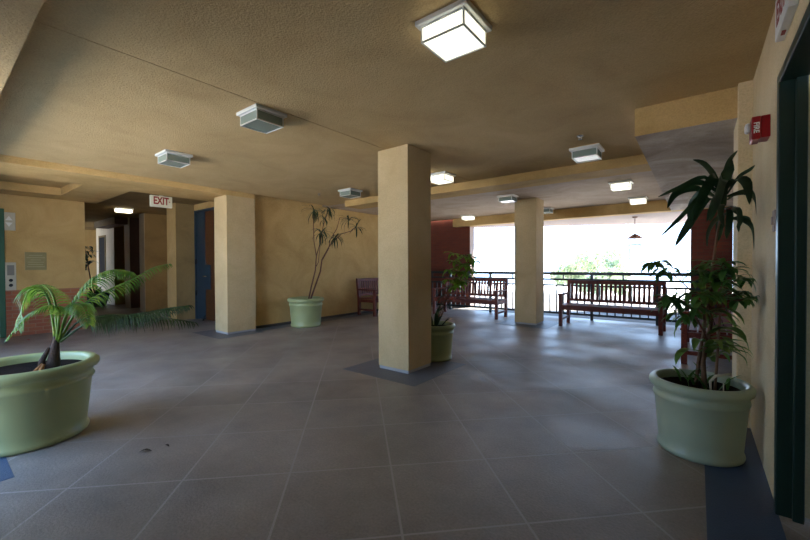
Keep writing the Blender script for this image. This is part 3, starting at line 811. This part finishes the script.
for pth, wd in CR:
    P4 = [top + RV * (a * .01) + TV * (c * .01) + Vector((0, 0, b_ * .01)) for a, b_, c in pth]
    pts = []
    for i in range(13):
        x = min(i / 12 * 3, 2.9999); k = int(x); f = x - k
        p0, p1, p2, p3 = P4[max(k - 1, 0)], P4[k], P4[k + 1], P4[min(k + 2, 3)]
        pts.append(0.5 * ((2 * p1) + (p2 - p0) * f + (2 * p0 - 5 * p1 + 4 * p2 - p3) * f * f + (3 * p1 - p0 - 3 * p2 + p3) * f ** 3))
    ws = [wd * .01 * (0.35 + 0.65 * min(1, i / 5)) * (1 - max(0, (i - 7.5) / 4.6) ** 1.7) + .001 for i in range(13)]
    o = pts[-1] - pts[0]
    sd = (pts[-1] - pts[4]).cross(Vector((-TV.x, -TV.y, 0)) + Vector((r.uniform(-.5, .5), r.uniform(-.5, .5), r.uniform(-.2, .6))))
    mb.strip(pts, ws, sd.normalized(), 0.22)
hug(mb, 0.295).build('crown_foliage', M['dracaena'], t)
# second, lower cane with yellowing leaves
MB().tube([(-0.02, 0.04, 0.40), (0.0, 0.05, 0.62), (0.03, 0.03, 0.85), (0.02, 0.0, 1.02)], [0.012, 0.011, 0.009, 0.007], 10) \
    .tube([(0.08, -0.02, 0.40), (0.09, -0.02, 0.6), (0.10, 0.0, 0.8), (0.11, 0.02, 1.0)], [0.008, 0.008, 0.007, 0.006], 8).build('cane', M['cane'], t)
mb = MB()
for k in range(46):
    z = r.uniform(0.58, 1.12)
    strap(mb, (0.03 + r.uniform(-.03, .05), 0.02, z), r.uniform(0, 2 * PI), r.uniform(0.0, 0.8), r.uniform(.18, .32), r.uniform(.034, .056), r.uniform(1.4, 2.8), 8, 0.25, twist=r.uniform(-.4, .4))
hug(mb, 0.295).build('lower_foliage', M['old_leaf'], t)
# umbrella-shaped leaf sprays
def spray(mb, tip, direction, n, ln, wd, rr):
    """hand of pointed leaflets around the end of a stalk"""
    tip = Vector(tip); base_az = math.atan2(direction.y, direction.x)
    for k in range(n):
        a = base_az + (k - (n - 1) / 2) * (2 * PI * 0.8 / n)
        strap(mb, tip, a, rr.uniform(-0.5, 0.45), ln * rr.uniform(.8, 1.1), wd, rr.uniform(.9, 1.9), 6, 0.3)
mb, st = MB(), MB()
def branch(p0, p1, n=7, ln=.13, wd=.034, count=4, sag=0.04):
    p0, p1 = Vector(p0), Vector(p1)
    pts = [p0.lerp(p1, i / 6) + Vector((0, 0, sag * math.sin(PI * i / 6))) for i in range(7)]
    st.tube(pts, [0.006 - 0.0006 * i for i in range(7)], 6)
    for k in range(count):
        u = 0.45 + 0.55 * (k + 1) / count
        i = min(5, int(u * 6)); q = pts[i].lerp(pts[i + 1], u * 6 - i) if u < 1 else pts[6]
        d = (p1 - p0).normalized() + Vector((r.uniform(-.8, .8), r.uniform(-.8, .8), 0))
        tip = q + Vector((d.x, d.y, 0.25)).normalized() * r.uniform(0.03, 0.08)
        st.tube([q, tip], 0.0025, 5)
        spray(mb, tip, d, n, ln, wd, r)
branch((0.03, 0.02, 0.95), (-0.24, -0.06, 1.25), count=4)
branch((0.05, 0.02, 1.0), (0.10, -0.10, 1.22), count=3)
branch((0.05, 0.02, 0.9), (0.0, -0.16, 1.05), count=3)
branch((0.05, 0.02, 0.9), (0.20, -0.04, 1.02), count=3)
branch((0.05, 0.04, 1.0), (0.08, 0.12, 1.24), count=3)
branch((0.02, 0.03, 0.80), (-0.12, -0.04, 1.02), count=3)
branch((0.05, 0.02, 0.95), (0.02, -0.08, 1.18), count=3)
branch((0.06, 0.02, 0.98), (0.16, -0.06, 1.14), count=3)
branch((0.04, 0.0, 0.75), (-0.06, -0.12, 0.92), count=3)
branch((0.08, 0.02, 0.9), (0.20, 0.06, 1.05), count=2)
hug(mb, 0.295).build('umbrella_foliage', M['umbrella'], t); hug(st, 0.295).build('branch', M['twig'], t)
# wispy drooping blades at the wall side and small shoots
mb = MB()
for k in range(9):
    strap(mb, (0.11, 0.02, 0.98 + 0.02 * k), az_img(r.uniform(-0.7, 0.4)), r.uniform(0.6, 1.1), r.uniform(.26, .36), .014, r.uniform(2.4, 3.4), 10, 0.2)
hug(mb, 0.295).build('wispy_blades', M['umbrella'], t)
mb = MB()
for k in range(16):
    a = r.uniform(0, 2 * PI); q = r.uniform(.03, .15)
    strap(mb, (q * math.cos(a), q * math.sin(a) , 0.425), r.uniform(0, 2 * PI), r.uniform(.7, 1.4), r.uniform(.10, .20), .022, r.uniform(.8, 2.0), 6, 0.25)
hug(mb, 0.295).build('shoots', M['umbrella'], t)
MB().tube([(0.06, -0.10, 0.425), (0.055, -0.11, 0.50), (0.08, -0.10, 0.535), (0.16, -0.06, 0.555)], [0.006, 0.008, 0.009, 0.006], 8).tube([(0.12, -0.12, 0.425), (0.12, -0.12, 0.50)], 0.004, 6).build('dry_stalk', M['dry'], t)

# --- small tree by the left wall
t = empty('potted_tree', (-6.45, 4.93, 0), 'thin branching small tree in a sage pot against the ochre wall', 'potted plant')
pot(t, M['pot'], 0.368, 0.585)
def W(y, z, x=-6.3): return (x + 6.45, y - 4.93, z)
st = MB()
st.tube([W(4.87, .50), W(4.95, .80), W(5.06, 1.15), W(5.09, 1.45), W(5.03, 1.75), W(5.02, 2.30)], [.017, .015, .013, .011, .009, .006], 8)
st.tube([W(4.91, .50), W(5.02, .75), W(5.19, 1.12), W(5.24, 1.38), W(5.45, 1.68), W(5.80, 1.96), W(6.12, 2.05), W(6.24, 2.13)], [.019, .017, .015, .013, .011, .009, .007, .005], 8)
st.tube([W(5.24, 1.38, -6.28), W(5.36, 1.62, -6.22), W(5.38, 1.80, -6.2), W(5.57, 2.05, -6.2), W(5.66, 2.30, -6.2), W(5.92, 2.32, -6.25)], [.011, .009, .008, .007, .006, .004], 7)
st.tube([W(5.09, 1.45), W(5.24, 1.75, -6.35), W(5.32, 2.1, -6.35), W(5.46, 2.45, -6.35)], [.010, .009, .008, .006], 7)
st.tube([W(5.06, 1.2), W(5.14, 1.32), W(5.22, 1.90)], [.008, .007, .006], 7)
st.build('stem', M['twig'], t)
for (y, z, x, n, ln) in ((5.04, 2.40, -6.3, 26, .30), (5.49, 2.49, -6.35, 26, .26), (5.35, 2.26, -6.35, 14, .20), (5.97, 2.28, -6.25, 22, .28), (6.26, 2.13, -6.3, 18, .26), (5.22, 1.95, -6.3, 26, .30), (5.55, 1.88, -6.22, 20, .26)):
    mb = MB()
    for k in range(n):
        strap(mb, W(y, z + r.uniform(-.03, .03), x), r.uniform(0, 2 * PI), r.uniform(-1.0, 1.1), ln * 1.15 * r.uniform(.75, 1.1), .024, r.uniform(1.2, 2.6), 7, 0.2)
    under(mb, 2.52).build('leaf_tuft', M['tuft'], t)

# --- pot behind the middle column
t = empty('potted_shrub', (-2.785, 4.23, 0), 'bright green leafy plant in an olive green pot behind the middle column', 'potted plant')
pot(t, M['pot'], 0.275, 0.47)
mb, st = MB(), MB()
def branch2(p0, p1, n, count, mbx, stx, ln=.12, wd=.03):
    global mb, st
    k0, k1 = mb, st; mb, st = mbx, stx
    branch(p0, p1, n, ln, wd, count, 0.05)
    mb, st = k0, k1
fm, fs = MB(), MB()
branch2((0.02, 0, .42), (0.20, 0.20, 1.38), 8, 4, fm, fs, .15, .042)
branch2((0.0, 0.02, .42), (0.30, 0.26, 1.36), 8, 4, fm, fs, .15, .042)
branch2((0.03, 0, .42), (0.40, 0.24, 1.26), 8, 5, fm, fs, .15, .042)
branch2((0.03, 0, .42), (0.36, 0.22, 1.32), 9, 4, fm, fs, .16, .05)
fm.v = [(x, max(y, -0.26), z) for x, y, z in fm.v]
fm.build('foliage', M['fern'], t); fs.v = [(x, max(y, -0.30), z) for x, y, z in fs.v]
fs.build('branch', M['cane'], t)
fm, fs = MB(), MB()
for k in range(12):
    a = r.uniform(0, 2 * PI)
    strap(fm, (0.1 * math.cos(a), 0.1 * math.sin(a), .42), a, r.uniform(.8, 1.4), r.uniform(.2, .42), .035, r.uniform(.6, 1.8), 7)
for k in range(4):
    strap(fm, (0.05, 0.0, .60 + .08 * k), az_img(r.uniform(-1, 1)), .9, .26, .05, 2.0, 8)
fm.v = [(x, max(y, -0.30), z) for x, y, z in fm.v]
fm.build('lower_foliage', M['tuft'], t)

# --- dark plant far down the corridor
t = empty('corridor_plant', (-14.9, 3.36, 0), 'dark potted plant far down the corridor, past the brick wainscot', 'potted plant')
MB().lathe([(0, 0), (0.24, 0), (0.33, 0.22), (0.36, 0.42), (0.33, 0.42), (0.30, 0.36)], 32).build('pot', M['bluepot'], t)
MB().disc(0.31, 0.38, 32).build('soil', M['soil'], t)
MB().tube([(0, 0, .36), (-0.1, -0.1, .9), (-0.2, -0.15, 1.5), (-0.22, -0.2, 1.85)], [.02, .018, .014, .01]).build('stem', M['twig'], t)
mb = MB()
for k in range(40):
    z = r.uniform(1.1, 1.9)
    strap(mb, (-0.18 + r.uniform(-.06, .06), -0.15 + r.uniform(-.06, .06), z), r.uniform(0, 2 * PI), r.uniform(-.2, .9), r.uniform(.2, .36), .06, r.uniform(1.2, 2.4), 7)
for k in range(30):
    a = r.uniform(0, 2 * PI)
    strap(mb, (0.15 * math.cos(a), 0.15 * math.sin(a), .38), a, r.uniform(.3, 1.2), r.uniform(.2, .42), .05, r.uniform(1.2, 2.4), 7)
mb.build('foliage', M['dracaena'], t)

# ------------------------------------------------------------------ bits on the floor
def flat_leaf(loc, rz, ln, label, mat):
    mb = MB()
    mb.strip([(-ln / 2, 0, 0.004), (-ln / 4, 0.004, 0.010), (0, 0.006, 0.012), (ln / 4, 0.004, 0.009), (ln / 2, 0, 0.004)], [0.004, ln * .32, ln * .4, ln * .26, 0.003], Vector((0, 1, 0)), 0.2)
    o = mb.build('fallen_leaf', mat)
    o.location = loc; o.rotation_euler = (0, 0, rz)
    return tag(o, label, 'leaf')
flat_leaf((-8.98, 1.10, 0), 0.6, 0.09, 'small red fallen leaf on the floor in front of the brick wainscot', M['petal'])
flat_leaf((-2.93, 0.915, 0), 0.9, 0.075, 'dark dead leaf on the tiles right of the palm pot, in front of its twin', M['deadleaf'])
flat_leaf((-2.90, 1.03, 0), 0.4, 0.05, 'dark dead leaf on the tiles right of the palm pot, just behind another', M['deadleaf'])
flat_leaf((-3.43, 4.18, 0), 0.7, 0.14, 'dark dead leaf on the floor just left of the middle column', M['deadleaf'])

# ------------------------------------------------------------------ trees outside
def tree(name, loc, hh, cr, label, seed):
    rr = random.Random(seed)
    t = empty(name, loc, label, 'tree', 'sunlit trees past the railing')
    MB().tube([(0, 0, 0), (0.1, 0, hh * .3), (0.0, 0.1, hh * .6), (0.1, 0, hh * .85)], [.22, .17, .12, .05], 10).build('trunk', M['bark'], t)
    mb = MB()
    blobs = [(Vector((rr.uniform(-1, 1) * cr * .7, rr.uniform(-1, 1) * cr * .6, hh * rr.uniform(.55, .9))), cr * rr.uniform(.3, .5)) for _ in range(14)]
    for k in range(4200):
        c, R_ = rr.choice(blobs)
        v = Vector((rr.gauss(0, 1), rr.gauss(0, 1), rr.gauss(0, 1))).normalized() * R_ * rr.uniform(.75, 1.0)
        p = c + v; a = Vector((rr.uniform(-1, 1), rr.uniform(-1, 1), rr.uniform(-1, 1))).normalized() * .13
        b = a.orthogonal().normalized() * .06
        mb.add([p - a, p + b, p + a, p - b], [(0, 1, 2, 3)])
    mb.build('crown', M['tree_leaf'], t)
tree('tree', (-4.85, 27, -4.7), 7.3, 1.55, 'pale sunlit tree past the railing, the larger one between column and lantern', 1)
tree('tree', (-8.4, 33.0, -4.7), 7.1, 1.3, 'pale sunlit tree past the railing, the smaller one just right of the far column', 2)

# ------------------------------------------------------------------ world, sun
w = bpy.data.worlds.new('World'); sc.world = w; w.use_nodes = True
nt = w.node_tree; bg = nt.nodes['Background']
tc = nt.nodes.new('ShaderNodeTexCoord'); sp = nt.nodes.new('ShaderNodeSeparateXYZ')
nt.links.new(tc.outputs['Generated'], sp.inputs[0])
cr = nt.nodes.new('ShaderNodeValToRGB')
cr.color_ramp.elements[0].position = 0.0; cr.color_ramp.elements[0].color = (0.50, 0.70, 1.0, 1)
cr.color_ramp.elements[1].position = 0.75; cr.color_ramp.elements[1].color = (0.32, 0.57, 1.0, 1)
nt.links.new(sp.outputs['Z'], cr.inputs['Fac']); nt.links.new(cr.outputs['Color'], bg.inputs['Color'])
bg.inputs['Strength'].default_value = 4.0
sd = bpy.data.lights.new('sun', 'SUN'); sd.energy = 26.0; sd.angle = 0.01; sd.color = (1.0, 0.92, 0.78)
so = bpy.data.objects.new('sun', sd); COL.objects.link(so)
el, azs = math.radians(60), math.radians(70)     # from past the railing, high
dirv = -Vector((math.cos(azs) * math.cos(el), math.sin(azs) * math.cos(el), math.sin(el)))
so.rotation_euler = dirv.to_track_quat('-Z', 'Y').to_euler()

# ------------------------------------------------------------------ camera
F, YAW, PT, RR = 376.64, 0.6604, 0.0126, -0.0041
cam = bpy.data.cameras.new('camera'); cam.sensor_width = 36.0; cam.lens = F / 810 * 36.0
cam.clip_start = 0.05; cam.clip_end = 400
co = bpy.data.objects.new('camera', cam); COL.objects.link(co)
fwd = Vector((-math.sin(YAW) * math.cos(PT), math.cos(YAW) * math.cos(PT), -math.sin(PT)))
rt = Vector((math.cos(YAW), math.sin(YAW), 0)); up = rt.cross(fwd)
rt2 = rt * math.cos(RR) + up * math.sin(RR); up2 = rt2.cross(fwd)
co.matrix_world = Matrix(((rt2.x, up2.x, -fwd.x, 0), (rt2.y, up2.y, -fwd.y, 0), (rt2.z, up2.z, -fwd.z, 1.25), (0, 0, 0, 1)))
sc.camera = co

sc.view_settings.view_transform = 'Standard'
sc.view_settings.look = 'None'
sc.view_settings.gamma = 1.0
sc.view_settings.use_curve_mapping = False
sc.view_settings.exposure = 0.82
sc.cycles.use_denoising = True
sc.cycles.max_bounces = 10
sc.cycles.diffuse_bounces = 8
